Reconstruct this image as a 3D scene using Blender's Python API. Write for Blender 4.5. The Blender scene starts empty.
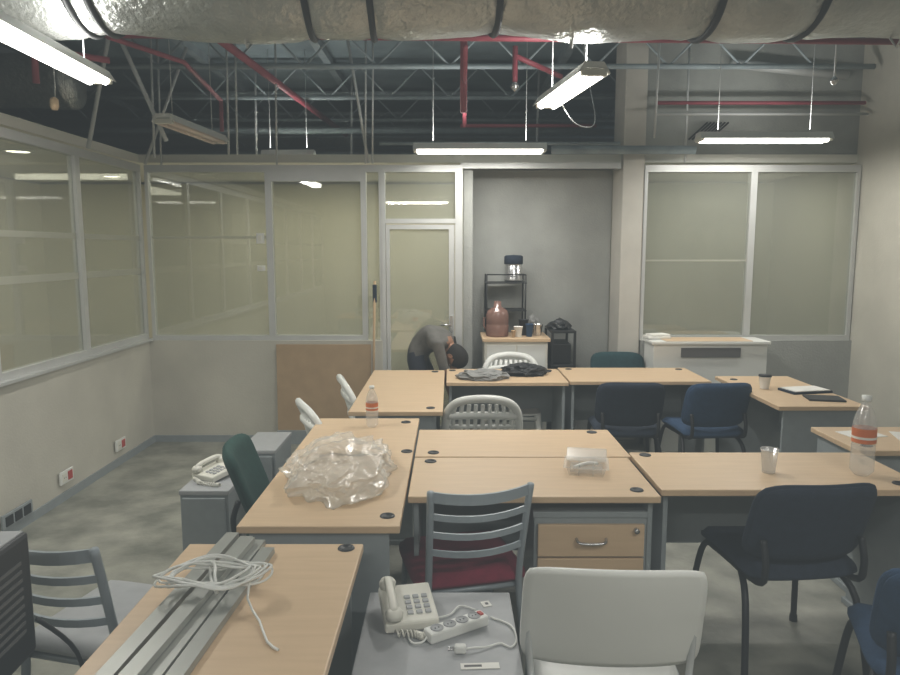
import bpy, bmesh, math, random
from mathutils import Vector, Matrix, noise
random.seed(4)
sc=bpy.context.scene
vs_=sc.view_settings
vs_.view_transform='Standard'
# lifted blacks stand in for the hazy air, same everywhere in the frame
try:
    vs_.use_curve_mapping=True
    vs_.curve_mapping.black_level=(-.035,-.040,-.041)
    vs_.curve_mapping.update()
except Exception as ex: print('curve',ex)

# ---------------------------------------------------------------- materials
def mat(name,col,rough=.6,metal=0,var=0,scale=6,bump=0,bscale=60,col2=None,emit=0,spec=.4):
    m=bpy.data.materials.new(name); m.use_nodes=True
    nt=m.node_tree; b=nt.nodes['Principled BSDF']
    b.inputs['Base Color'].default_value=(*col,1); b.inputs['Roughness'].default_value=rough
    b.inputs['Metallic'].default_value=metal
    b.inputs['Specular IOR Level'].default_value=spec
    tc=nt.nodes.new('ShaderNodeTexCoord')
    if var or col2:
        n=nt.nodes.new('ShaderNodeTexNoise'); n.inputs['Scale'].default_value=scale; n.inputs['Detail'].default_value=6
        nt.links.new(tc.outputs['Object'],n.inputs['Vector'])
        r=nt.nodes.new('ShaderNodeValToRGB'); r.color_ramp.elements[0].position=.35; r.color_ramp.elements[1].position=.68
        c2=col2 or tuple(c*(1-var) for c in col)
        r.color_ramp.elements[0].color=(*c2,1); r.color_ramp.elements[1].color=(*col,1)
        nt.links.new(n.outputs['Fac'],r.inputs['Fac']); nt.links.new(r.outputs['Color'],b.inputs['Base Color'])
    if bump:
        n=nt.nodes.new('ShaderNodeTexNoise'); n.inputs['Scale'].default_value=bscale; n.inputs['Detail'].default_value=4
        nt.links.new(tc.outputs['Object'],n.inputs['Vector'])
        bp=nt.nodes.new('ShaderNodeBump'); bp.inputs['Strength'].default_value=bump; bp.inputs['Distance'].default_value=.02
        nt.links.new(n.outputs['Fac'],bp.inputs['Height']); nt.links.new(bp.outputs['Normal'],b.inputs['Normal'])
    if emit:
        b.inputs['Emission Color'].default_value=(*col,1); b.inputs['Emission Strength'].default_value=emit
    return m
def wood(name,c1,c2):
    m=mat(name,c1,.42); nt=m.node_tree; b=nt.nodes['Principled BSDF']
    tc=nt.nodes.new('ShaderNodeTexCoord'); mp=nt.nodes.new('ShaderNodeMapping'); mp.inputs['Scale'].default_value=(3,30,30)
    n=nt.nodes.new('ShaderNodeTexNoise'); n.inputs['Scale'].default_value=1.5; n.inputs['Detail'].default_value=5
    r=nt.nodes.new('ShaderNodeValToRGB'); r.color_ramp.elements[0].color=(*c2,1); r.color_ramp.elements[1].color=(*c1,1)
    r.color_ramp.elements[0].position=.3; r.color_ramp.elements[1].position=.7
    nt.links.new(tc.outputs['Object'],mp.inputs['Vector']); nt.links.new(mp.outputs['Vector'],n.inputs['Vector'])
    nt.links.new(n.outputs['Fac'],r.inputs['Fac']); nt.links.new(r.outputs['Color'],b.inputs['Base Color'])
    return m
def seethru(name,tint,alpha,col,rough=.1,gl=.08):
    m=bpy.data.materials.new(name); m.use_nodes=True; nt=m.node_tree; nt.nodes.clear()
    o=nt.nodes.new('ShaderNodeOutputMaterial'); t=nt.nodes.new('ShaderNodeBsdfTransparent'); t.inputs[0].default_value=(*tint,1)
    d=nt.nodes.new('ShaderNodeBsdfDiffuse'); d.inputs[0].default_value=(*col,1)
    g=nt.nodes.new('ShaderNodeBsdfGlossy'); g.inputs[0].default_value=(1,1,1,1); g.inputs['Roughness'].default_value=rough
    a=nt.nodes.new('ShaderNodeMixShader'); a.inputs[0].default_value=alpha
    c=nt.nodes.new('ShaderNodeMixShader'); c.inputs[0].default_value=gl
    nt.links.new(t.outputs[0],a.inputs[1]); nt.links.new(d.outputs[0],a.inputs[2])
    nt.links.new(a.outputs[0],c.inputs[1]); nt.links.new(g.outputs[0],c.inputs[2]); nt.links.new(c.outputs[0],o.inputs[0])
    return m
M={}
M['floor']=mat('floor_concrete',(.35,.345,.295),.5,col2=(.18,.185,.155),scale=4.0,bump=.2,bscale=20)
M['cream']=mat('cream_plaster',(.54,.52,.45),.8,var=.16,scale=2,bump=.1)
M['office']=mat('office_cream',(.57,.54,.41),.8,var=.06,scale=2)
M['olive']=mat('office_olive',(.42,.42,.33),.8,var=.1,scale=2)
M['greywall']=mat('grey_render',(.35,.36,.34),.85,var=.15,scale=3,bump=.2)
M['upper']=mat('upper_concrete',(.38,.40,.38),.9,var=.3,scale=2.5,bump=.2)
M['dark']=mat('dark_deck',(.24,.31,.335),.85,var=.35,scale=3)  # deck, joist and upper concrete colours lightened in place of haze
M['steel']=mat('joist_steel',(.30,.36,.385),.6,var=.3)
M['rod']=mat('galvanised_rod',(.50,.52,.52),.5,.2)
M['red']=mat('sprinkler_red',(.32,.065,.09),.5,var=.2)
M['alu']=mat('aluminium_frame',(.56,.57,.56),.4,.3,var=.06)
M['wood']=wood('desk_laminate',(.63,.46,.295),(.58,.42,.265))
M['grey']=mat('desk_grey',(.27,.30,.31),.5,var=.08,scale=20)
M['greytop']=mat('light_grey_laminate',(.38,.39,.40),.5,var=.08,scale=20)
M['column']=mat('column_plaster',(.52,.50,.45),.8,var=.1,scale=5)
M['black']=mat('black_plastic',(.015,.016,.018),.5)
M['foil']=mat('duct_foil',(.56,.58,.56),.30,.72,var=.25,scale=5,bump=.8,bscale=30)
M['white']=mat('white_plastic',(.73,.74,.71),.4,var=.04,scale=4)
M['ivory']=mat('ivory_plastic',(.70,.69,.62),.45)
M['tube']=mat('fluorescent_tube',(1,.98,.90),emit=9)
M['tubeoff']=mat('unlit_tube',(.75,.62,.52),.3)
M['downl']=mat('downlight_glow',(1,.95,.8),emit=5)
M['crimson']=mat('crimson_cloth',(.20,.010,.035),.9,var=.2,scale=30,bump=.2,bscale=200)
M['navy']=mat('navy_cloth',(.018,.028,.048),.9,var=.25,scale=30,bump=.2,bscale=200)
M['blue']=mat('blue_cloth',(.025,.060,.125),.9,var=.2,scale=30,bump=.2,bscale=200)
M['teal']=mat('teal_cloth',(.015,.050,.058),.9,var=.2,scale=30,bump=.2,bscale=200)
M['green']=mat('green_cloth',(.018,.062,.052),.9,var=.2,scale=30,bump=.2,bscale=200)
M['chairmetal']=mat('chair_grey_metal',(.28,.32,.35),.4,.15)
M['board']=mat('brown_board',(.42,.30,.18),.85,var=.12,scale=8)
M['chrome']=mat('chrome',(.6,.6,.6),.25,.9)
M['profile']=mat('grey_profile',(.36,.37,.34),.4,.3,var=.1)
M['glass']=seethru('partition_glass',(.90,.92,.88),.24,(.50,.51,.45),.02,.11)
M['frost']=seethru('frosted_band',(.9,.9,.85),.45,(.62,.62,.54),.3,.05)
M['film']=seethru('clear_film',(.93,.93,.92),.24,(.88,.88,.86),.15,.10)
M['bag']=seethru('bag_film',(.95,.94,.91),.27,(.84,.82,.77),.25,.09)
M['orange']=mat('orange_label',(.60,.17,.06),.5)
M['redp']=mat('red_socket',(.45,.06,.05),.5)
M['shirt']=mat('grey_shirt',(.13,.125,.115),.9,var=.25,scale=20)
M['trouser']=mat('dark_trousers',(.03,.035,.05),.9)
M['skin']=mat('skin',(.30,.16,.10),.55)
M['hair']=mat('black_hair',(.012,.01,.009),.8)
M['pink']=seethru('jug_plastic',(.65,.5,.45),.7,(.28,.16,.13),.2,.06)
M['paper']=mat('paper',(.75,.74,.70),.8)
M['cloth']=mat('grey_rag',(.28,.28,.27),.9,var=.3,scale=15)
M['socketgrey']=mat('keypad_grey',(.12,.12,.12),.6)

# ---------------------------------------------------------------- mesh builder
class B:
    def __init__(s): s.v=[];s.f=[];s.fm=[];s.fs=[];s.mats=[]
    def mi(s,m):
        m=M[m] if isinstance(m,str) else m
        if m not in s.mats: s.mats.append(m)
        return s.mats.index(m)
    def add(s,vs,fs,m,smooth=False,X=None):
        o=len(s.v); k=s.mi(m)
        for v in vs:
            v=Vector(v)
            if X is not None: v=X@v
            s.v.append(v)
        for f in fs: s.f.append([i+o for i in f]); s.fm.append(k); s.fs.append(smooth)
    def box(s,c,d,m,bev=0,R=None,seg=2):
        bm=bmesh.new(); bmesh.ops.create_cube(bm,size=1)
        for v in bm.verts: v.co=Vector((v.co.x*d[0],v.co.y*d[1],v.co.z*d[2]))
        if bev: bmesh.ops.bevel(bm,geom=bm.edges[:],offset=bev,segments=seg,affect='EDGES',profile=.5)
        X=Matrix.Translation(c)
        if R: X=X@(R if isinstance(R,Matrix) else Matrix.Rotation(R,4,'Z'))
        bm.verts.index_update()
        s.add([v.co.copy() for v in bm.verts],[[v.index for v in f.verts] for f in bm.faces],m,False,X); bm.free()
    def bx(s,x0,x1,y0,y1,z0,z1,m,bev=0): s.box(((x0+x1)/2,(y0+y1)/2,(z0+z1)/2),(abs(x1-x0),abs(y1-y0),abs(z1-z0)),m,bev)
    def tube(s,pts,r,m,seg=8,smooth_pts=0,closed=False,X=None,flat=1):
        P=[Vector(p) for p in pts]
        if smooth_pts:
            Q=[];n=len(P)
            for i in range(n-1 if not closed else n):
                p0=P[(i-1)%n] if (i>0 or closed) else P[i]; p1=P[i]; p2=P[(i+1)%n]; p3=P[(i+2)%n] if (i+2<n or closed) else p2
                for k in range(smooth_pts):
                    t=k/smooth_pts
                    Q.append(.5*((2*p1)+(-p0+p2)*t+(2*p0-5*p1+4*p2-p3)*t*t+(-p0+3*p1-3*p2+p3)*t**3))
            if not closed: Q.append(P[-1])
            P=Q
        n=len(P); rr=r if hasattr(r,'__len__') else [r]*n
        if len(rr)!=n: rr=[rr[min(len(rr)-1,int(i/(n-1)*(len(rr)-1)+.5))] for i in range(n)]
        vs=[];up=None
        for i in range(n):
            a=P[i-1] if i>0 else (P[-1] if closed else P[0]); b=P[i+1] if i<n-1 else (P[0] if closed else P[-1])
            t=(b-a).normalized()
            if up is None:
                up=Vector((0,0,1)) if abs(t.z)<.9 else Vector((0,1,0))
            u=(up-t*up.dot(t)).normalized(); w=t.cross(u); up=u
            for k in range(seg):
                a_=2*math.pi*k/seg; vs.append(P[i]+(u*math.cos(a_)*flat+w*math.sin(a_))*rr[i])
        fs=[]
        for i in range(n-1 if not closed else n):
            j=(i+1)%n
            for k in range(seg): fs.append([i*seg+k,i*seg+(k+1)%seg,j*seg+(k+1)%seg,j*seg+k])
        if not closed: fs.append(list(range(seg))[::-1]); fs.append([(n-1)*seg+k for k in range(seg)])
        s.add(vs,fs,m,True,X)
    def lathe(s,prof,c,m,seg=20,sx=1,sy=1,X=None):
        vs=[];fs=[]
        for r,z in prof:
            for k in range(seg):
                a=2*math.pi*k/seg; vs.append((c[0]+r*sx*math.cos(a),c[1]+r*sy*math.sin(a),c[2]+z))
        for i in range(len(prof)-1):
            for k in range(seg): fs.append([i*seg+k,i*seg+(k+1)%seg,(i+1)*seg+(k+1)%seg,(i+1)*seg+k])
        s.add(vs,fs,m,True,X)
    def pad(s,fn,m,n=14,k=.10,t=.03,p=6,rim=.15):
        """cushion: fn(a,b)->(point,normal); rounded-rectangle outline, pillow section"""
        top=[];bot=[]
        for j in range(n+1):
            for i in range(n+1):
                a=-1+2*i/n; b=-1+2*j/n
                aa=a*(1-k*abs(b)**p); bb=b*(1-k*abs(a)**p)
                P,N=fn(aa,bb); P=Vector(P);N=Vector(N)
                e=max(abs(a),abs(b)); h=t*max(rim,(1-e**8)**.5)
                top.append(P+N*h); bot.append(P-N*h)
        W=n+1; fs=[]; o=W*W
        for j in range(n):
            for i in range(n):
                q=[j*W+i,j*W+i+1,(j+1)*W+i+1,(j+1)*W+i]; fs.append(q); fs.append([o+x for x in q[::-1]])
        rimv=[i for i in range(W)]+[j*W+n for j in range(1,W)]+[n*W+i for i in range(n-1,-1,-1)]+[j*W for j in range(n-1,0,-1)]
        L=len(rimv)
        for i in range(L): a=rimv[i];b=rimv[(i+1)%L]; fs.append([a,o+a,o+b,b])
        s.add(top+bot,fs,m,True)
    def done(s,name,loc=(0,0,0),rz=0,parent=None,scale=1):
        me=bpy.data.meshes.new(name); me.from_pydata([Vector(v)*scale for v in s.v],[],s.f)
        for m in s.mats: me.materials.append(m)
        for i,p in enumerate(me.polygons): p.material_index=s.fm[i]; p.use_smooth=s.fs[i]
        bm=bmesh.new(); bm.from_mesh(me); bmesh.ops.recalc_face_normals(bm,faces=bm.faces[:]); bm.to_mesh(me); bm.free()
        me.update(); o=bpy.data.objects.new(name,me); sc.collection.objects.link(o)
        o.location=loc; o.rotation_euler=(0,0,rz)
        if parent: o.parent=parent
        return o

YB=6.22; XL=-2.67; XR=3.57; ZS=.92; ZT=2.45; ZC=3.6
# ---------------------------------------------------------------- shell
def slab(name,x0,x1,y0,y1,z0,z1,m): b=B(); b.bx(x0,x1,y0,y1,z0,z1,m); return b.done(name)
slab('floor',-6.1,3.7,-2.6,11.1,-.1,0,'floor')
slab('ceiling',-6.1,3.7,-2.6,11.1,ZC,ZC+.1,'dark')
slab('wall_left',XL-.1,XL,-2.5,YB+.05,0,ZS,'cream')
slab('wall_right',XR,XR+.1,-2.5,YB+.35,0,ZC,'cream')
slab('wall_front',-6.1,3.7,-2.6,-2.5,0,ZC,'cream')
slab('wall_outer_left',-6.2,-6.1,-2.6,11.1,0,ZC,'upper')
slab('wall_outer_back',-6.1,3.7,11.1,11.2,0,ZC,'upper')
slab('wall_back',XL,-.60,YB-.05,YB+.05,0,ZS,'cream')
slab('wall_back_low_right',1.70,XR,YB-.05,YB+.05,0,ZS,'greywall')
slab('wall_kitchen',.12,1.5,6.6,6.7,0,ZT,'greywall')
slab('wall_kitchen_return',.12,.20,YB+.04,6.6,0,ZT,'greywall')
slab('wall_upper_right',1.70,XR,YB+.07,YB+.25,ZT+.04,ZC,'upper')
b=B(); b.bx(1.50,1.69,6.2,6.58,0,ZC,'column',.008); b.done('concrete_column')
slab('wall_office_back',-4.7,XR,8.0,8.1,0,ZT,'office')
slab('wall_office_left',-4.7,-4.6,-2.5,8.0,0,ZT,'office')
slab('wall_office_divider',1.50,1.60,6.7,8.0,0,ZT,'olive')
slab('wall_office_divider_kitchen',.12,.2,6.7,8.0,0,ZT,'office')
slab('wall_office_olive',1.6,XR,7.85,7.99,0,ZT,'olive')
slab('wall_right_office',XR,XR+.1,YB+.35,8.1,0,ZC,'olive')
b=B(); b.bx(-4.7,XL-.06,-2.5,8.1,ZT+.03,ZT+.1,'ivory'); b.bx(XL-.06,XR,YB+.06,8.1,ZT+.03,ZT+.1,'ivory'); b.done('ceiling_office')
for n,(x0,x1,y0,y1) in {'left':(XL,XL+.012,-2.5,YB-.05),'back':(XL+.012,-.60,YB-.062,YB-.05)}.items():
    slab('baseboard_'+n,x0,x1,y0,y1,0,.06,'grey')
slab('trim_sill_left',XL-.11,XL+.03,-2.5,YB,ZS,ZS+.02,'alu')

# windows (glazed partitions)
wn=[0]
def win(axis,c,a0,a1,z0,z1,bands=(),fw=.028):
    wn[0]+=1; b=B()
    def bb(p0,p1,q0,q1,m,th=.06):
        if axis=='x': b.bx(p0,p1,c-th/2,c+th/2,q0,q1,m)
        else: b.bx(c-th/2,c+th/2,p0,p1,q0,q1,m)
    bb(a0,a0+fw,z0,z1,'alu'); bb(a1-fw,a1,z0,z1,'alu'); bb(a0+fw,a1-fw,z0,z0+.045,'alu'); bb(a0+fw,a1-fw,z1-.06,z1,'alu')
    bb(a0+fw,a1-fw,z0+.045,z1-.06,'glass',.006)
    for q0,q1 in bands: bb(a0+fw,a1-fw,q0,q1,'frost',.009)
    return b.done('window_%d'%wn[0])
bands=[(1.51,1.56),(1.80,1.84)]
ys=[-2.5,-1.4,-.3,.8,1.9,3.0,4.1,5.15,YB-.03]
for i in range(len(ys)-1): win('y',XL-.04,ys[i],ys[i+1],ZS+.02,ZT,bands)
win('x',YB,XL+.02,-1.58,ZS,ZT,[(1.82,1.84)])
win('x',YB,-1.58,-.75,ZS,ZT-.08)
win('x',YB,-.75,-.60,.0,ZT,fw=.02)
win('x',YB,1.69,2.64,ZS,ZT,[(1.62,1.635)]); win('x',YB,2.64,XR-.01,ZS,ZT)
b=B(); b.bx(-1.58,-.75,YB-.03,YB+.03,ZT-.08,ZT,'alu'); b.bx(.09,1.48,YB-.03,YB+.03,ZT-.03,ZT+.02,'alu'); b.done('trim_header')
# door with transom
b=B()
b.bx(-.60,-.565,YB-.035,YB+.035,0,ZT,'alu'); b.bx(.045,.11,YB-.035,YB+.035,0,ZT,'alu')
b.bx(-.565,.045,YB-.03,YB+.03,ZT-.06,ZT,'alu'); b.bx(-.565,.045,YB-.03,YB+.03,1.95,1.99,'alu')
b.bx(-.565,.045,YB-.003,YB+.003,1.99,ZT-.06,'glass')
b.bx(-.56,-.53,YB-.02,YB+.02,.02,1.94,'alu'); b.bx(-.01,.04,YB-.02,YB+.02,.02,1.94,'alu')
b.bx(-.53,-.01,YB-.02,YB+.02,.02,.14,'alu'); b.bx(-.53,-.01,YB-.02,YB+.02,1.90,1.94,'alu')
b.bx(-.53,-.01,YB-.004,YB+.004,.14,1.90,'glass')
b.bx(-.0,.025,YB-.045,YB-.02,1.0,1.14,'chrome'); b.tube([(.01,YB-.05,1.06),(-.09,YB-.055,1.06)],.009,'chrome')
b.done('door_1')
# downlights
for i,(x,y) in enumerate([(-3.34,5.55),(-3.5,7.4),(-3.4,3.4)]):
    b=B(); b.lathe([(0,-.005),(.085,-.005)],(x,y,ZT+.03),'downl'); b.lathe([(.085,-.008),(.11,-.012),(.115,0)],(x,y,ZT+.03),'white'); b.done('recessed_downlight')

# ---------------------------------------------------------------- plenum
b=B()
for y in (1.2,2.6,4.9,6.0,7.2,8.4,9.6,10.6):
    b.tube([(-6,y,3.52),(3.5,y,3.52)],.03,'steel',6); b.tube([(-6,y,3.22),(3.5,y,3.22)],.022,'steel',6)
    x=-6
    while x<2.9: b.tube([(x,y,3.22),(x+.3,y,3.52),(x+.6,y,3.22)],.011,'steel',5); x+=.6
b.done('steel_joists')
b=B()
for x in (-4.2,-2.4,-1.2,1.1,2.9): b.bx(x-.035,x+.035,-2.4,11,3.53,3.6,'steel')
b.tube([(-5.8,7.8,3.0),(1.4,7.8,3.0)],.035,'steel'); b.tube([(-5.8,9,2.9),(1.4,9,2.9)],.05,'steel')
b.done('steel_beams')
b=B()
for x,y,z in [(-2.35,5.7,2.45),(-1.75,5.9,2.5),(-1.82,5.9,2.5),(-.72,6.1,2.45),(-.66,6.1,2.45),(1.62,5.7,2.6),(-2.5,6.2,2.45),(-1.5,6.2,2.45),(-2.0,7.4,2.6),(-1.1,8,2.6),(-.2,8,2.5),(.9,7.5,2.5)]:
    b.tube([(x,y,z),(x+.02,y,ZC)],.009 if y<7 else .014,'rod',6)
b.tube([(-2.62,5.2,2.45),(-2.25,5.0,3.5)],.016,'rod'); b.tube([(-2.05,5.2,2.5),(-2.40,5.0,3.5)],.016,'rod')
b.tube([(-2.62,6.15,2.45),(-2.2,6.1,3.4)],.014,'rod'); b.tube([(-.7,6.15,2.46),(-.85,6.0,3.5)],.012,'rod')
b.done('hanger_rods')
b=B()
b.tube([(-2.6,4.55,3.05),(3.5,4.55,3.00)],.020,'red'); b.tube([(.1,4.8,3.05),(.12,6.0,2.75)],.018,'red')
b.tube([(.10,5.3,3.45),(.10,5.3,2.72)],.026,'red'); b.tube([(.42,4.7,3.02),(.42,4.7,2.83),(.42,4.7,2.80)],.018,'red'); b.lathe([(.012,0),(.03,-.03),(.008,-.06)],(.42,4.7,2.80),'chrome')
b.tube([(.42,4.7,2.96),(.75,4.9,2.88)],.018,'red')
b.tube([(-2.15,4.6,3.05),(-1.9,5.2,3.05),(-1.9,6.0,2.95)],.018,'red'); b.tube([(-2.45,4.3,3.0),(-2.45,4.3,2.7)],.02,'red'); b.tube([(-2.45,4.3,2.9),(-2.1,4.5,2.88)],.02,'red')
b.tube([(-1.9,6.0,2.95),(-1.9,6.0,2.7)],.018,'red')
b.tube([(-1.6,4.7,3.15),(-1.3,9,3.15)],.03,'red'); b.tube([(.1,6.9,2.9),(1.4,6.9,2.9)],.018,'red'); b.tube([(1.75,6.1,2.95),(3.5,6.1,2.95)],.016,'red')
b.done('sprinkler_pipes')
for x,y,z in ((-2.62,4.1,2.76),(2.75,5.2,2.95)):
    b=B(); b.tube([(x,y,ZC),(x,y,z)],.006,'rod',6); b.lathe([(.012,0),(.03,-.02),(.03,-.035),(.008,-.06),(0,-.06)],(x,y,z),'chrome',12); b.done('sprinkler_head')
b=B(); b.tube([(-2.22,4.06,ZC),(-2.21,4.06,2.62),(-2.22,4.06,2.52)],.004,'rod',6); b.lathe([(.008,.05),(.022,.04),(.024,0),(.016,-.02),(0,-.022)],(-2.22,4.06,2.52),'board',12); b.done('pendant_lamp_socket')
b=B()
b.tube([(.85,6.0,2.55),(2.05,6.0,2.55)],.035,'steel',12); b.tube([(1.72,6.05,2.85),(3.5,6.05,2.85)],.012,'rod')
b.tube([(2.0,6.1,2.46),(2.0,6.1,3.5)],.01,'rod'); b.tube([(-.6,6.12,2.62),(1.45,6.12,2.62)],.014,'steel')
b.tube([(2.4,6.22,3.3),(3.4,6.22,3.2)],.04,'rod')
for i in range(7): b.tube([(2.05+i*.03,6.18,2.66),(2.2+i*.03,6.16,2.80)],.008,'black',5)
b.tube([(.62,4.3,2.66),(.75,4.4,2.50),(.90,4.6,2.50),(.98,4.9,2.65),(.98,5.3,3.1),(.98,5.3,3.5)],.004,'rod',5,6)
b.done('conduit_pipes')
# insulated duct
def duct(name,x0,x1,yc,zc,R,bandx,seed):
    b=B(); n=int((x1-x0)/.03); seg=56; vs=[];fs=[]
    for i in range(n+1):
        x=x0+(x1-x0)*i/n
        sag=.012*math.sin(x*3.1+seed)+.006*math.sin(x*7)
        pin=1
        for bxx in bandx: pin-= .04*math.exp(-((x-bxx)/.05)**2)
        for k in range(seg):
            a=2*math.pi*k/seg
            w=noise.noise(Vector((x*2.5+seed,math.cos(a)*2,math.sin(a)*2)))*.014+(.5-abs(noise.noise(Vector((x*6,math.cos(a)*4,math.sin(a)*4)))))*.012
            r=(R+w)*pin; vs.append((x,yc+r*math.cos(a),zc+sag+r*math.sin(a)))
    for i in range(n):
        for k in range(seg): fs.append([i*seg+k,i*seg+(k+1)%seg,(i+1)*seg+(k+1)%seg,(i+1)*seg+k])
    fs.append(list(range(seg))); fs.append([n*seg+k for k in range(seg)])
    b.add(vs,fs,'foil',True)
    for bxx in bandx:
        sag=.012*math.sin(bxx*3.1+seed)+.006*math.sin(bxx*7)
        ring=[(bxx+.012*math.sin(a*3/10),yc+R*.985*math.cos(a/40*2*math.pi),zc+sag+R*.985*math.sin(a/40*2*math.pi)) for a in range(40)]
        b.tube(ring,.018,'black',6,closed=True)
    return b.done(name)
duct('insulated_air_duct',-4.6,3.5,3.6,3.10,.34,[-3.2,-1.78,-1.68,-.68,-.38,.22,1.24,1.72,2.8],1)
duct('insulated_air_duct',-5.8,-2.9,5.6,3.0,.2,[-4.5,-3.5],5)
for x in (-2.4,-1,.6,2.2):
    b=B(); b.tube([(x,3.22,ZC),(x,3.22,3.1),(x,3.6,2.71),(x,3.98,3.1),(x,3.98,ZC)],.006,'rod',6); b.done('duct_hanger')

# ---------------------------------------------------------------- light fixtures
def fixture(p1,p2,lit,power=22,w=1):
    p1=Vector(p1);p2=Vector(p2); L=(p2-p1).length; c=(p1+p2)/2; rz=math.atan2(p2.y-p1.y,p2.x-p1.x)
    b=B(); h=L/2
    prof=[(-.085,-.005),(-.05,.05),(.05,.05),(.085,-.005),(.08,-.005),(.045,.02),(-.045,.02),(-.08,-.005)]
    vs=[(-h,y,z) for y,z in prof]+[(h,y,z) for y,z in prof]; n=8
    fs=[[i,(i+1)%n,n+(i+1)%n,n+i] for i in range(n)]+[[0,1,6,7],[1,2,5,6],[2,3,4,5],[8,9,14,15],[9,10,13,14],[10,11,12,13]]
    b.add(vs,fs,'white')
    for y in (-.04,.04):
        b.tube([(-h+.03,y,-.008),(h-.03,y,-.008)],.018,'tube' if lit else 'tubeoff',10)
    for x in (-h+.015,h-.015): b.box((x,0,.0),(.03,.13,.035),'ivory',.004)
    for x in (-h*.7,h*.7): b.tube([(x,0,.05),(x,0,ZC-c.z)],.003,'rod',5)
    o=b.done('fluorescent_light',c,rz)
    if lit:
        for nm,z,e,rx in(('tube_light',-.035,power,0),('added_uplight',.075,power*.33,math.pi)):  # second lamp is added above the housing to brighten the ceiling
            ld=bpy.data.lights.new(nm,'AREA'); ld.shape='RECTANGLE'; ld.size=L*.9; ld.size_y=.1; ld.energy=e; ld.color=(1,.98,.93)
            lo=bpy.data.objects.new(nm,ld); sc.collection.objects.link(lo); lo.parent=o; lo.location=(0,0,z); lo.rotation_euler=(rx,0,0)
    return o
fixture((-1.80,2.72,2.6),(-1.84,3.82,2.6),True,24)
fixture((-1.97,4.95,2.6),(-1.89,5.90,2.6),False)
fixture((.72,3.62,2.6),(.59,4.45,2.6),True,24)
fixture((-.29,5.7,2.505),(.76,5.7,2.51),True,17)
fixture((1.93,5.6,2.55),(2.95,5.6,2.60),True,17)
fixture((-1.80,6.9,2.62),(-1.3,6.9,2.62),True,9)
fixture((-1.2,-.6,2.6),(0,-.6,2.6),True,25)
fixture((1.0,.6,2.6),(2.2,.6,2.6),True,23)
def alight(name,loc,sx,sy,e,col):
    ld=bpy.data.lights.new(name,'AREA'); ld.shape='RECTANGLE'; ld.size=sx; ld.size_y=sy; ld.energy=e; ld.color=col
    lo=bpy.data.objects.new(name,ld); sc.collection.objects.link(lo); lo.location=loc
alight('office_light_back',(-1.2,7.1,2.44),2.4,.6,28,(1,.94,.80)); alight('office_light_left',(-3.7,4.5,2.44),.6,3,22,(1,.94,.80))
alight('office_light_right',(2.6,7.0,2.44),1.2,.5,8,(1,.96,.85))

# ---------------------------------------------------------------- desks
def desk(x0,x1,y0,y1,grom=(),mod='y1',zt=.75,rz=0):
    cx,cy=(x0+x1)/2,(y0+y1)/2; w=x1-x0; d=y1-y0; b=B(); hw,hd=w/2-.003,d/2-.003
    b.bx(-hw,hw,-hd,hd,zt-.028,zt,'wood',.004)
    along='x' if w>=d else 'y'
    t=.02; ins=.03
    if along=='x':
        for sx in (-1,1): b.box((sx*(hw-ins),0,(zt-.028)/2+.01),(t,2*hd-.08,zt-.048),'grey',.002); b.box((sx*(hw-ins),0,.015),(.045,2*hd-.05,.03),'grey',.004)
        yy=hd-.06 if mod=='y1' else -hd+.06
        b.box((0,yy,zt-.028-.2),(2*(hw-ins)-t,.016,.4),'grey')
    else:
        for sy in (-1,1): b.box((0,sy*(hd-ins),(zt-.028)/2+.01),(2*hw-.08,t,zt-.048),'grey',.002); b.box((0,sy*(hd-ins),.015),(2*hw-.05,.045,.03),'grey',.004)
        xx=hw-.06 if mod=='x1' else -hw+.06
        b.box((xx,0,zt-.028-.2),(.016,2*(hd-ins)-t,.4),'grey')
    for gx,gy in grom:
        b.lathe([(0,.002),(.016,.002),(.018,.005),(.026,.004),(.028,0)],(gx-cx,gy-cy,zt),'black')
    return b.done('office_desk',(cx,cy,0),rz)
desk(-.87,-.285,1.05,2.23,[(-.34,2.19)],'x0')
desk(-.76,-.175,2.37,3.98,[(-.23,2.47),(-.21,3.3),(-.25,3.88)],'x0')
desk(-.17,.84,2.67,3.205,[(-.09,3.14),(.76,2.75)],'y1')
desk(-.17,.86,3.215,3.72,[(-.08,3.28),(.76,3.66)],'y1')
desk(.86,1.98,2.75,3.29,[(.93,3.24),(1.88,2.83)],'y1')
desk(1.99,2.95,3.31,3.78,[(2.08,3.4)],'y0')
desk(-.62,-.04,4.14,5.62,[(-.12,4.24),(-.12,5.54)],'x0')
desk(-.03,.88,5.08,5.68,[(.02,5.6),(.80,5.6)],'y1')
desk(.89,1.95,5.12,5.74,[(.97,5.66),(1.87,5.65)],'y1')
desk(2.05,2.62,4.28,5.35,[(2.14,5.2)],'x1')

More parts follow.
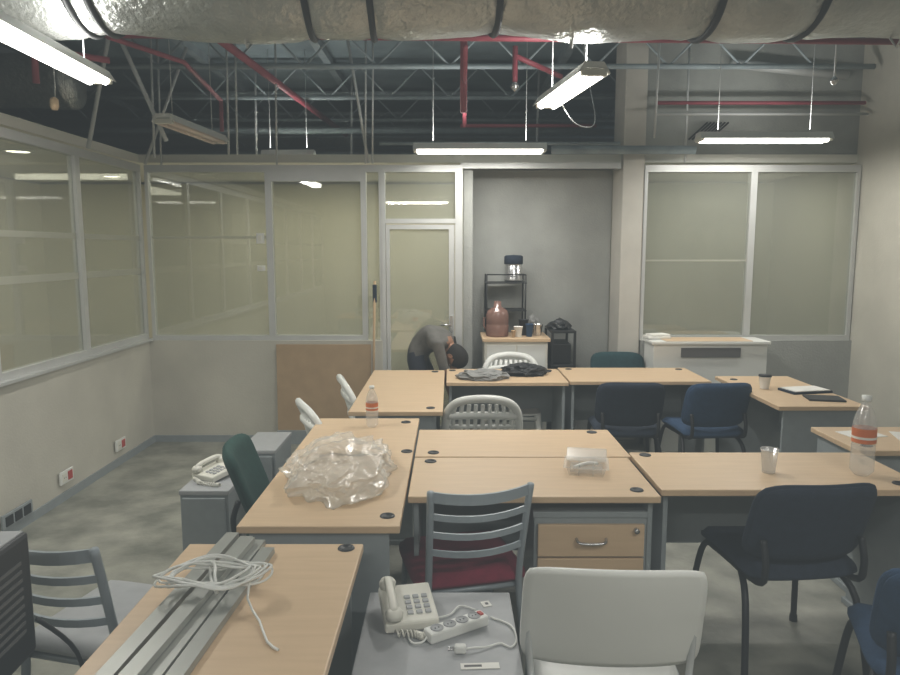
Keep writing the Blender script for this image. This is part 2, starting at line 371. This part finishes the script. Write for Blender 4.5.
# pedestals
def pedestal(x0,x1,y0,y1,z,top='grey',drawers=3,name='drawer_pedestal'):
    b=B(); cx,cy=(x0+x1)/2,(y0+y1)/2; w,d=x1-x0,y1-y0
    b.box((0,0,z/2+.0),(w,d,z-.05),'grey',.003); b.box((0,0,z-.0125),(w+.01,d+.01,.025),top,.004)
    for sx in(-1,1):
        for sy in(-1,1): b.lathe([(.0,0),(.02,.0),(.02,.03),(.0,.03)],(sx*(w/2-.04),sy*(d/2-.04),0),'black',10)
    n=max(1,drawers); H=(z-.1)/n
    if drawers:
        for i in range(n):
            zc=z-.045-H*(i+.5); b.box((0,-d/2-.008,zc),(w-.03,.018,H-.008),'wood',.003)
            b.tube([(-.06,-d/2-.018,zc+.01),(-.05,-d/2-.04,zc+.0),(0,-d/2-.044,zc-.003),(.05,-d/2-.04,zc),(.06,-d/2-.018,zc+.01)],.006,'chrome',8,4)
        b.lathe([(.011,0),(.011,.02),(0,.02)],(0,0,0),'chrome',12,X=Matrix.Translation((w/2-.05,-d/2-.015,z-.07))@Matrix.Rotation(math.pi/2,4,'X'))
    else:
        b.box((0,-d/2-.008,z/2),(w-.03,.016,z-.08),'grey',.003)
    return b.done(name,(cx,cy,0))
pedestal(.34,.80,2.72,3.10,.67,drawers=4)
pedestal(-.27,.20,1.72,2.28,.55,'greytop',0,'grey_cabinet')
pedestal(-1.46,-1.2,3.65,4.1,.43,'greytop',0,'grey_cabinet')
pedestal(-1.35,-1.12,4.35,4.8,.45,'greytop',0,'grey_cabinet')

# ---------------------------------------------------------------- chairs (face +Y)
def uph_chair(col,loc,rz,frame='black',seatcol=None,name='upholstered_chair',scale=1,shellcol=None):
    b=B()
    def back(a,c):
        x=a*.235; z=.66+c*.165; y=-.235+.045*a*a-.06*c
        return (x,y,z),Vector((-.18*a,-1,-.2)).normalized()
    b.pad(back,col,t=.028,k=.12)
    def shell(a,c):
        P,N=back(a*.97,c*.97); return Vector(P)+Vector(N)*.016,N
    b.pad(shell,shellcol or col,t=.016,k=.12)
    def seat(a,c):
        x=a*.235; y=.02+c*.225; z=.455-.02*c**2+.01*a*a
        return (x,y,z),(0,0,1)
    b.pad(seat,seatcol or col,t=.035,k=.09)
    for s in(-1,1):
        b.tube([(s*.19,-.225,.60),(s*.19,-.25,.50),(s*.19,-.20,.425),(s*.19,.1,.415),(s*.21,.2,.40),(s*.235,.235,.2),(s*.25,.255,.012)],.013,frame,8,5)
        b.tube([(s*.19,-.08,.415),(s*.22,-.18,.33),(s*.245,-.25,.012)],.013,frame,8,5)
        for yy in(.255,-.25): b.lathe([(.0,0),(.018,0),(.016,.03)],(s*.25 if yy>0 else s*.245,yy,0),'black',8)
    b.tube([(-.19,.08,.412),(.19,.08,.412)],.011,frame); b.tube([(-.19,-.14,.412),(.19,-.14,.412)],.011,frame)
    return b.done(name,(loc[0],loc[1],0),rz,scale=scale)
def slat_chair(loc,rz,seat='crimson',name='slat_back_chair'):
    b=B(); f='chairmetal'
    for s in(-1,1):
        b.tube([(s*.19,-.31,.86),(s*.185,-.27,.70),(s*.18,-.22,.45),(s*.195,-.23,.2),(s*.2,-.25,.0)],.014,f,8,5)
        b.tube([(s*.18,-.21,.42),(s*.19,.2,.42),(s*.2,.215,.2),(s*.205,.22,.0)],.013,f,8)
    b.tube([(-.19,.2,.42),(.19,.2,.42)],.012,f); b.tube([(-.19,-.2,.42),(.19,-.2,.42)],.012,f)
    b.tube([(-.2,.21,.18),(.2,.21,.18)],.008,f);
    for i,z in enumerate((.84,.76,.685,.61)):
        yb=-.22-.09*((z-.45)/.41)**1.2
        pts=[(-.185+.37*k/8,yb-.035*(1-((k-4)/4)**2),z-.012*(1-((k-4)/4)**2)) for k in range(9)]
        vs=[];fs=[]; hh=.012 if i else .020
        for p in pts:
            for dy,dz in((-.005,-hh),(.005,-hh),(.005,hh),(-.005,hh)): vs.append((p[0],p[1]+dy,p[2]+dz))
        for k in range(8):
            for j in range(4): fs.append([k*4+j,k*4+(j+1)%4,(k+1)*4+(j+1)%4,(k+1)*4+j])
        fs+= [[0,1,2,3],[32,33,34,35]]
        b.add(vs,fs,f,False)
    b.pad(lambda a,c:((a*.23,.0+c*.225,.455),(0,0,1)),seat,t=.035,k=.08)
    return b.done(name,(loc[0],loc[1],0),rz)
def mono_chair(loc,rz,name='plastic_garden_chair'):
    b=B(); m='white'
    b.pad(lambda a,c:((a*(.225+.015*c),.02+c*.22,.43+.012*c*c-.012*(1-a*a)),(0,0,1)),m,t=.010,k=.06,rim=.6)
    def yb(z): return -.20-.11*(z-.43)/.4
    arch=[(-.215,yb(.43),.43),(-.225,yb(.58),.58),(-.215,yb(.72),.72),(-.15,yb(.80)-.02,.80),(0,yb(.825)-.035,.825),(.15,yb(.80)-.02,.80),(.215,yb(.72),.72),(.225,yb(.58),.58),(.215,yb(.43),.43)]
    b.tube(arch,.028,m,8,5,flat=.8)
    b.tube([(-.215,yb(.70),.70),(-.1,yb(.70)-.035,.715),(.1,yb(.70)-.035,.715),(.215,yb(.70),.70)],.024,m,6,4)
    b.tube([(-.22,yb(.56),.56),(-.1,yb(.56)-.03,.56),(.1,yb(.56)-.03,.56),(.22,yb(.56),.56)],.020,m,6,4)
    b.tube([(-.22,yb(.635),.635),(-.1,yb(.63)-.03,.64),(.1,yb(.63)-.03,.64),(.22,yb(.635),.635)],.012,m,6,4)
    for i in range(9):
        x=-.18+.36*i/8; k=1-(x/.22)**2
        b.tube([(x,yb(.43),.43),(x,yb(.56)-.032*k,.56),(x,yb(.71)-.036*k,.71),(x*.92,yb(.78)-.03*k,.785)],.0145,m,6,flat=.7)
    for s in(-1,1):
        b.tube([(s*.205,.2,.43),(s*.23,.235,.2),(s*.245,.25,0)],[.028,.024,.02],m,8)
        b.tube([(s*.205,-.19,.43),(s*.23,-.25,.2),(s*.24,-.28,0)],[.028,.024,.02],m,8)
    b.tube([(-.2,.22,.40),(.2,.22,.40)],.015,m,6)
    return b.done(name,(loc[0],loc[1],0),rz)
def panel_chair(loc,rz,name='white_shell_chair'):
    b=B()
    def back(a,c):
        x=a*(.258-.004*c); z=.69+c*.165-.010*a*a*(1 if c>0 else .3); y=-.25+.04*a*a-.045*c
        return (x,y,z),Vector((-.2*a,-1,-.25)).normalized()
    b.pad(back,'white',t=.009,k=.06,p=8,rim=.7,n=20)
    b.pad(lambda a,c:((a*.22,.0+c*.21,.45-.02*c*c),(0,0,1)),'white',t=.01,k=.08,rim=.6)
    for s in(-1,1):
        b.tube([(s*.225,-.215,.70),(s*.235,-.195,.62),(s*.23,-.19,.50),(s*.22,-.2,.43),(s*.22,.2,.43),(s*.23,.22,.2),(s*.24,.24,0)],.011,'rod',8,4)
        b.tube([(s*.222,-.12,.43),(s*.235,-.22,.2),(s*.24,-.27,0)],.011,'rod',8,4)
    b.tube([(-.22,.15,.43),(.22,.15,.43)],.01,'rod'); b.tube([(-.22,-.15,.43),(.22,-.15,.43)],.01,'rod')
    return b.done(name,(loc[0],loc[1],0),rz)
slat_chair((.04,2.76),math.radians(14))
slat_chair((-1.14,2.28),math.radians(-14),'greytop')
panel_chair((.475,2.10),math.radians(-3))
uph_chair('navy',(1.37,2.80),math.radians(5),scale=1.04)
uph_chair('blue',(1.83,4.95),math.radians(5))
uph_chair('navy',(1.26,4.97),math.radians(-3))
uph_chair('green',(-.75,3.24),math.radians(-83))
uph_chair('teal',(1.46,5.85),math.radians(178))
uph_chair('blue',(1.56,2.09),math.radians(-20))
mono_chair((.2,4.5),0)
mono_chair((-.44,4.92),math.radians(-75))
mono_chair((-.56,4.16),math.radians(-66))
mono_chair((.50,5.62),math.radians(176))

# ---------------------------------------------------------------- items
def phone(loc,rz):
    b=B(); R=Matrix.Rotation(math.radians(8),4,'X')
    b.box((0,0,.035),(.17,.2,.035),'ivory',.008,R); b.box((.03,.055,.056),(.09,.035,.006),'socketgrey',.001,R)
    for i in range(3):
        for j in range(4): b.box((.0+i*.028,.02-j*.026,.057-j*.0036),(.019,.016,.008),'greytop',.002,R)
    b.tube([(-.055,.09,.085),(-.055,.05,.098),(-.055,-.05,.086),(-.055,-.09,.068)],.014,'ivory',10,3)
    b.lathe([(0,-.02),(.026,-.018),(.028,0),(.02,.012),(0,.014)],(-.055,.085,.082),'ivory',14); b.lathe([(0,-.02),(.026,-.018),(.028,0),(.02,.012),(0,.014)],(-.055,-.085,.066),'ivory',14)
    pts=[]
    for i in range(150):
        t=i/149; a=t*2*math.pi*24
        cx=-.055+.20*t+.02*math.sin(t*9); cy=-.11-.03*math.sin(t*math.pi)
        pts.append((cx,cy+.010*math.cos(a),.013+.010*math.sin(a)))
    b.tube(pts,.0032,'ivory',5)
    return b.done('telephone',loc,rz)
phone((-.135,2.12,.55),math.radians(12)); phone((-1.34,3.88,.43),math.radians(-30))
# power strip with plug
b=B(); b.box((0,0,.018),(.21,.05,.034),'white',.006)
for i in range(4): b.lathe([(0,.001),(.017,.001),(.018,.003),(.02,.003),(.02,0)],(-.07+i*.045,0,.035),'greytop',14); b.box((-.076+i*.045,0,.0365),(.004,.004,.001),'black'); b.box((-.064+i*.045,0,.0365),(.004,.004,.001),'black')
b.box((.088,0,.037),(.014,.02,.006),'redp',.001)
b.tube([(-.105,0,.015),(-.13,-.005,.008),(-.15,.02,.006),(-.12,.08,.006),(-.05,.10,.006),(.03,.09,.006),(.09,.12,.006),(.12,.07,.006)],.0035,'white',6,6)
b.done('power_strip',(.02,2.03,.55),math.radians(32))
b=B(); b.tube([(-.05,0,.01),(-.02,.005,.012),(.02,.02,.006),(.06,.04,.005),(.09,.02,.005),(.11,.06,.005),(.10,.14,.005),(.04,.19,.005)],.0035,'white',6,6)
b.box((-.06,-.003,.014),(.035,.024,.024),'white',.006); b.tube([(-.078,.003,.014),(-.095,.001,.014)],.0025,'chrome'); b.tube([(-.078,-.009,.014),(-.095,-.011,.014)],.0025,'chrome')
b.done('plug_cable',(.09,1.92,.55))
b=B(); b.box((0,0,.001),(.11,.028,.002),'paper'); b.box((-.02,0,.0022),(.05,.010,.0005),'socketgrey'); b.done('paper_label',(.085,1.85,.551),.05)
b=B(); b.box((0,0,.001),(.03,.035,.002),'paper'); b.box((.002,.0,.0022),(.01,.014,.0005),'socketgrey'); b.done('paper_label',(.0+.12,2.2,.551),.3)
# rails on the front desk
b=B()
for i,(xa,xb,zz) in enumerate([(-.80,-.735,0),(-.745,-.68,0),(-.69,-.63,0),(-.735,-.655,.022),(-.64,-.585,0)]):
    p=Vector((xa,1.08,.752+zz)); q=Vector((xb,2.27-.03*i,.752+zz)); d=(q-p); L=d.length; c=(p+q)/2; ang=math.atan2(d.y,d.x)
    b.box((c.x,c.y,c.z+.018),(L,.042,.003),'profile',0,ang)
    n=Vector((-math.sin(ang),math.cos(ang),0))
    for s in(-1,1): cc=c+n*s*.0195; b.box((cc.x,cc.y,cc.z+.009),(L,.003,.018),'profile',0,ang)
b.done('cable_trunking')
# cable coil
b=B(); pts=[]
for i in range(150):
    t=i/150; a=t*2*math.pi*7
    pts.append((.135*math.cos(a)*(1+.18*math.sin(i*.37)),.072*math.sin(a)*(1+.22*math.cos(i*.23)),.050+.020*(.5+.5*math.sin(i*.9))+.02*t))
pts+= [(.10,-.08,.03),(.14,-.16,.006),(.17,-.26,.004),(.20,-.30,.004)]
b.tube(pts,.0036,'white',6,2)
b.tube([(-.02,.07,.07),(.0,.02,.085),(.01,-.04,.08),(.02,-.075,.05),(0,-.02,.045),(-.02,.05,.045)],.0045,'white',6,4,closed=True)
b.done('cable_coil',(-.66,1.86,.752),.15)
# crumpled plastic things
def blob(name,loc,sx,sy,sz,m,amp=.35,fr=2.2,seed=0,sub=5,dec=.5,smooth=False,oct=4):
    bm=bmesh.new(); bmesh.ops.create_icosphere(bm,subdivisions=sub,radius=1)
    for v in bm.verts:
        p=v.co.copy(); n=0;a=1;f=fr
        for _ in range(oct): n+=a*(1-2*abs(noise.noise(p*f+Vector((seed,seed*2,0))))); a*=dec; f*=2
        r=1+amp*(n-.9)
        q=p*r; q=Vector((q.x*sx,q.y*sy,q.z*sz)); 
        q.z=max(q.z,-sz*.35)
        v.co=q
    mn=min(v.co.z for v in bm.verts)
    b=B(); bm.verts.index_update()
    b.add([v.co-Vector((0,0,mn)) for v in bm.verts],[[x.index for x in f.verts] for f in bm.faces],m,smooth); bm.free()
    return b.done(name,loc)
blob('plastic_bag',(-.47,2.93,.751),.22,.36,.10,'bag',.30,1.3,3,6,.43,True)
blob('black_bag',(.58,5.42,.751),.17,.11,.06,'black',.3,2,7,4)
blob('grey_cloth',(.25,5.25,.751),.18,.12,.05,'cloth',.25,1.6,2,4)
def bottle(loc,h,r,lab,name='water_bottle',tint='film'):
    b=B(); p=[(0,.004),(r*.6,.0),(r,.02*h/.3),(r,h*.25),(r*.93,h*.27),(r,h*.29),(r,h*.38),(r*.95,h*.40),(r,h*.42),(r,h*.62),(r*.95,h*.68),(r*.75,h*.78),(r*.45,h*.88),(r*.34,h*.92),(r*.34,h*.95)]
    b.lathe(p,(0,0,0),tint,24)
    b.lathe([(r*.4,h*.935),(r*.42,h*.94),(r*.42,h),(0,h)],(0,0,0),'white',16)
    b.lathe([(r*1.02,h*.42),(r*1.02,h*.60)],(0,0,0),lab,24); b.lathe([(r*1.03,h*.47),(r*1.03,h*.50)],(0,0,0),'paper',24)
    return b.done(name,loc)
bottle((-.43,3.78,.75),.23,.034,'orange'); bottle((1.79,2.95,.75),.35,.047,'orange')
def cup(loc,h,r,m,name): 
    b=B(); b.lathe([(0,.003),(r*.72,.0),(r*.74,.004),(r,h),(r*1.06,h+.002),(r*1.04,h-.004),(r*.95,h-.004),(r*.70,.008),(0,.008)],(0,0,0),m,20); return b.done(name,loc)
cup((1.40,2.98,.75),.105,.037,'film','plastic_cup'); cup((2.22,4.86,.75),.085,.04,'paper','paper_cup')
b=B(); b.lathe([(.0,.002),(.044,0),(.043,.012),(0,.014)],(0,0,.086),'black',18); b.done('cup_lid',(2.22,4.86,.75))
# takeaway tray
b=B()
def tray(hw,hd,z0,z1,m,fl):
    A=[(-hw*.85,-hd*.85,z0),(hw*.85,-hd*.85,z0),(hw*.85,hd*.85,z0),(-hw*.85,hd*.85,z0)]
    C=[(-hw,-hd,z1),(hw,-hd,z1),(hw,hd,z1),(-hw,hd,z1)]; D=[(-hw-fl,-hd-fl,z1),(hw+fl,-hd-fl,z1),(hw+fl,hd+fl,z1),(-hw-fl,hd+fl,z1)]
    b.add(A+C+D,[[0,1,2,3]]+[[i,(i+1)%4,4+(i+1)%4,4+i] for i in range(4)]+[[4+i,4+(i+1)%4,8+(i+1)%4,8+i] for i in range(4)],m)
tray(.085,.08,0,.04,'film',.012)
for x in(-.03,.03): b.box((x,0,.02),(.004,.14,.035),'film')
for yy in (-.03,.02): b.box((0,yy,.018),(.14,.004,.03),'film')
b.box((0,.125,.040),(.18,.10,.010),'film',.003,Matrix.Rotation(math.radians(18),4,'X'))
b.tube([(-.05,-.04,.03),(0,.01,.035),(.05,.03,.03)],.008,'paper',8,4)
b.done('takeaway_container',(.60,2.99,.75),-.2)
# papers, notebook
for (x,y,r,w,d) in [(2.18,3.62,.2,.2,.14),(2.40,3.55,-.3,.15,.21)]:
    b=B(); b.box((0,0,.0015),(w,d,.003),'paper'); b.done('paper_sheet',(x,y,.75),r)
b=B(); b.box((0,0,.008),(.30,.17,.016),'navy',.002); b.box((0,0,.019),(.27,.16,.006),'paper',.001); b.done('notebook',(2.45,4.75,.75),.2)
b=B(); b.box((0,0,.006),(.22,.16,.012),'black',.002); b.done('notebook',(2.45,4.5,.75),-.2)

# kitchen corner
b=B(); b.bx(.30,.85,6.03,6.48,0,.93,'ivory',.004); b.bx(.28,.87,6.0,6.5,.93,.96,'wood',.004); b.bx(.32,.57,6.018,6.03,.06,.9,'white',.002); b.bx(.585,.83,6.018,6.03,.06,.9,'white',.002)
for x in(.54,.615): b.tube([(x,6.01,.5),(x,6.0,.53),(x,6.0,.59),(x,6.01,.62)],.005,'chrome')
b.done('kitchen_cabinet')
b=B(); b.bx(.89,1.06,6.03,6.45,0,.06,'black'); 
for z in(.06,.38,.7,1.0): b.bx(.885,1.10,6.05,6.5,z,z+.02,'black',.003)
for x in(.895,1.09):
    for y in(6.06,6.49): b.bx(x-.01,x+.01,y-.01,y+.01,0,1.02,'black')
b.bx(.91,1.07,6.12,6.45,.40,.66,'black',.01); b.bx(.91,1.07,6.12,6.45,.72,.9,'black',.01); b.done('black_shelf_unit')
b=B()
for x in(.33,.68):
    for y in(6.3,6.55): b.tube([(x,y,.965),(x,y,1.5)],.007,'black')
for z in(1.17,1.42): b.bx(.32,.69,6.29,6.56,z,z+.01,'black'); 
b.tube([(.33,6.3,1.5),(.68,6.3,1.5)],.006,'black'); b.done('wire_rack')
b=B(); b.lathe([(0,0),(.08,0),(.083,.02),(.08,.03),(.08,.14),(.075,.145),(.08,.16)],(.58,6.42,1.431),'chrome',20); b.lathe([(.08,.16),(.085,.165),(.085,.23),(.07,.24),(0,.245)],(.58,6.42,1.431),'navy',20); b.done('coffee_urn')
b=B(); b.lathe([(0,0),(.095,0),(.10,.02),(.10,.10),(.096,.11),(.10,.12),(.10,.19),(.085,.23),(.035,.26),(.03,.31),(0,.31)],(.42,6.18,.961),'pink',20); b.tube([(.325,6.18,1.12),(.30,6.18,1.13),(.30,6.18,1.05),(.325,6.18,1.02)],.008,'pink'); b.done('water_jug')
for i,(x,y,r,h,m) in enumerate([(.60,6.12,.04,.09,'paper'),(.70,6.14,.035,.11,'blue'),(.66,6.24,.045,.14,'black'),(.78,6.22,.05,.10,'chrome'),(.555,6.08,.02,.06,'board')]): cup((x,y,.961),h,r,m,'mug')
blob('black_bag',(.98,6.25,1.021),.09,.12,.06,'black',.3,2,9,3)
blob('rubbish_bag',(.76,6.40,.961),.07,.07,.12,'cloth',.3,2,12,3)
# reception counter
b=B(); b.bx(1.72,2.68,5.85,6.14,0,.93,'white',.004); b.bx(1.70,2.70,5.83,6.15,.93,.955,'white',.004); b.bx(1.82,2.55,5.84,6.10,.956,.960,'wood'); b.bx(1.95,2.45,5.838,5.85,.82,.90,'socketgrey'); b.done('reception_counter')
b=B(); b.box((0,0,.01),(.2,.14,.02),'paper',.002); b.box((.01,0,.028),(.17,.12,.014),'paper',.002,.15); b.done('paper_stack',(1.80,6.05,.961),.1)
# brown board leaning
b=B(); b.box((-1.12,6.135,.50),(.84,.012,.78),'board',.002,Matrix.Rotation(math.radians(-2),4,'X')); b.bx(-1.54,-.70,6.08,6.15,.0,.12,'grey'); b.done('cork_board')
# broom
b=B(); b.tube([(-.68,6.02,.12),(-.66,6.15,1.45)],.011,'board'); b.box((-.68,6.02,.14),(.24,.05,.04),'redp',.006)
for i in range(12): b.tube([(-.78+i*.018,6.02,.13),(-.79+i*.02,6.0,.0)],.006,'black',5)
b.box((-.66,6.14,1.34),(.035,.03,.16),'navy',.008); b.done('broom')
# wall sockets
for y,z in((4.68,.17),(5.48,.17)):
    b=B(); b.box((0,0,0),(.014,.16,.09),'white',.003); b.box((.008,.035,0),(.006,.055,.06),'redp',.002); b.box((.008,-.035,0),(.006,.055,.06),'ivory',.002)
    for s in(-.01,.01): b.box((.0115,-.035+s,0),(.001,.006,.006),'black')
    b.done('wall_socket',(XL+.02,y,z))
for y in(4.12,):
    b=B(); b.box((0,0,0),(.014,.30,.09),'grey',.003)
    for i in range(3): b.box((.009,-.09+.09*i,0),(.006,.07,.06),'black',.002)
    b.done('wall_socket',(XL+.02,y,.11))
b=B(); b.box((0,0,0),(.07,.012,.09),'white',.003); b.box((0,-.007,0),(.03,.006,.045),'ivory',.002); b.done('light_switch',(-1.66,YB-.034,1.82))
b=B(); b.box((0,0,0),(.07,.012,.05),'white',.003); b.box((0,-.007,0),(.03,.006,.03),'ivory',.002); b.done('light_switch',(-1.66,YB-.034,1.56))

# computer case on side desk at left edge
b=B(); b.bx(-1.75,-1.10,1.0,1.70,.672,.70,'wood',.004)
for x in(-1.72,-1.13):
    b.bx(x-.01,x+.01,1.05,1.65,0,.672,'grey')
b.bx(-1.7,-1.15,1.62,1.64,.35,.672,'grey'); b.done('side_desk')
b=B(); b.box((0,0,.16),(.36,.36,.32),'black',.012)
for i in range(9): b.box((.181,0,.08+i*.022),(.004,.26,.008),'socketgrey')
b.box((0,.0,.32),(.34,.34,.006),'greytop',.002)
b.done('computer_case',(-1.23,1.50,.70),.05)
b=B(); b.tube([(-1.04,1.66,.80),(-.99,1.74,.66),(-1.0,1.80,.45),(-.97,1.84,.02)],.006,'black',6,5); b.done('power_cable')

# ---------------------------------------------------------------- man bending at the door
def man():
    root=bpy.data.objects.new('man',None); sc.collection.objects.link(root); root.location=(0,0,0)
    ox,oy=-.05,6.0
    V=[];E=[];R=[]
    def v(x,y,z,r,p=None,r2=None):
        V.append((x+ox,y+oy,z)); R.append((r,r2 or r)); i=len(V)-1
        if p is not None: E.append((p,i))
        return i
    pel=v(-.24,.03,.84,.130); w=v(-.18,-.01,.93,.122,pel); c=v(-.09,-.06,.99,.138,w); sh=v(-.01,-.11,.98,.115,c); nk=v(.04,-.14,.92,.055,sh); hd=v(.07,-.16,.87,.06,nk)
    arms=[]
    for s in(-1,1):
        hp=v(-.24,s*.085+.03,.78,.098,pel); kn=v(-.10+s*.04,s*.11+.02,.46,.064,hp); an=v(-.24,s*.11+.04,.09,.042,kn); to=v(-.10,s*.12+.02,.045,.035,an)
        ax,ay=-.01+.04*s,-.11+.15*s
        a=v(ax,ay,.94,.056,sh); el=v(ax+.06,ay-.0,.70,.042,a); wr=v(ax+.12,ay-.01,.49,.028,el); v(ax+.135,ay-.01,.44,.026,wr,.03); arms.append((s,ax+.14,ay-.01))
    me=bpy.data.meshes.new('body_skeleton'); me.from_pydata(V,E,[]); o=bpy.data.objects.new('body',me); sc.collection.objects.link(o)
    m=o.modifiers.new('skin','SKIN'); m.use_smooth_shade=True
    for i,sv in enumerate(me.skin_vertices[0].data): sv.radius=R[i]; sv.use_root=(i==0)
    s2=o.modifiers.new('sub','SUBSURF'); s2.levels=2; s2.render_levels=2
    dg=bpy.context.evaluated_depsgraph_get(); ev=o.evaluated_get(dg); nm=bpy.data.meshes.new_from_object(ev)
    o.modifiers.clear(); o.data=nm
    nm.materials.clear()
    for k in('shirt','trouser','skin','black'): nm.materials.append(M[k])
    for p in nm.polygons:
        q=p.center; x=q.x-ox; y=q.y-oy; k=0; p.use_smooth=True
        arm=any(abs(y-ay)<.075 and x>ax-.15 for _,ax,ay in arms) and x>.0 and q.z<.74
        if q.z<.84 - (x+.24)*.5 and x<-.02: k=1
        if q.z<.60: k=1
        if q.z<.10: k=3
        if arm and q.z>.3: k=2
        if x>.03 and q.z>.80 and abs(y+.15)<.07: k=2
        p.material_index=k
    o.parent=root
    b=B(); n=24; vs=[];fs=[]
    for j in range(n+1):
        th=math.pi*j/n
        for i in range(n):
            ph=2*math.pi*i/n; x=math.sin(th)*math.cos(ph); y=math.sin(th)*math.sin(ph); z=math.cos(th)
            X=x*.095; Y=y*.076*(1-.18*max(0,-z)); Z=z*.115
            if x>0 and z<.1: X*=1-.10*abs(y)
            X+=.022*math.exp(-((y)/.14)**2-((z+.15)/.16)**2) if x>0 else 0
            X+=.008*math.exp(-((y)/.3)**2-((z+.50)/.07)**2) if x>0 else 0
            X-=.010*math.exp(-((abs(y)-.35)/.16)**2-((z-.03)/.10)**2) if x>0 else 0
            vs.append((X,Y,Z))
    for j in range(n):
        for i in range(n): fs.append([j*n+i,j*n+(i+1)%n,(j+1)*n+(i+1)%n,(j+1)*n+i])
    b.add(vs,fs,'skin',True)
    hv=[Vector(q)*1.07 for q in vs]
    hf=[f for f in fs if (lambda c:(c[2]>.035 and not(c[0]>.06 and c[2]<.075)) or (c[0]<-.01 and c[2]>-.06))(sum((Vector(vs[i]) for i in f),Vector())/4)]
    b.add(hv,hf,'hair',True)
    for s in(-1,1):
        b.lathe([(0,-.004),(.010,-.004),(.024,.002),(.026,.008),(.018,.006),(0,.002)],(0,0,0),'skin',12,.7,1,X=Matrix.Translation((-.005,s*.079,-.01))@Matrix.Rotation(-s*math.pi/2,4,'X'))
        b.lathe([(0,.011),(.008,.008),(.011,0)],(0,0,0),'paper',10,X=Matrix.Translation((.078,s*.028,.003))@Matrix.Rotation(math.pi/2,4,'Y'))
        b.lathe([(0,.014),(.004,.0125)],(0,0,0),'black',8,X=Matrix.Translation((.078,s*.028,.003))@Matrix.Rotation(math.pi/2,4,'Y'))
    b.tube([(.082,-.022,-.062),(.094,0,-.06),(.082,.022,-.062)],.004,'redp',6,3)
    h=b.done('head',(.095+ox,-.175+oy,.835),0,root); h.rotation_euler=(0,math.radians(120),math.radians(-28))
    for s,hx,hy in arms:
        b=B(); bx,by,bz=hx+ox,hy+oy,.45
        b.pad(lambda a,c:((bx+.006*c+.0,by+a*.038,bz-.04-c*.045),(1,0,0)),'skin',t=.013,k=.12,n=8,rim=.4)
        for k,l in enumerate((.062,.072,.068,.052)):
            yy=by+(-.030+.020*k)*1
            b.tube([(bx-.004,yy,bz-.075),(bx+.003,yy,bz-.075-l*.5),(bx+.018,yy,bz-.075-l*.9)],[.0088,.0082,.007],'skin',8,3)
        b.tube([(bx,by-s*.03,bz-.02),(bx+.02,by-s*.048,bz-.05),(bx+.03,by-s*.05,bz-.08)],[.011,.0095,.008],'skin',8,3)
        b.done('hand_%s'%('left' if s>0 else 'right'),parent=root)
man()

# ---------------------------------------------------------------- world
w=bpy.data.worlds.new('world'); sc.world=w; w.use_nodes=True; nt=w.node_tree
nt.nodes['Background'].inputs[0].default_value=(.3,.35,.4,1); nt.nodes['Background'].inputs[1].default_value=.3

cam=bpy.data.cameras.new('camera'); cam.sensor_width=36; cam.lens=28; cam.clip_start=.05
co=bpy.data.objects.new('camera',cam); sc.collection.objects.link(co); co.location=(0,0,1.72)
co.rotation_euler=(math.radians(90-7.13),0,0); sc.camera=co
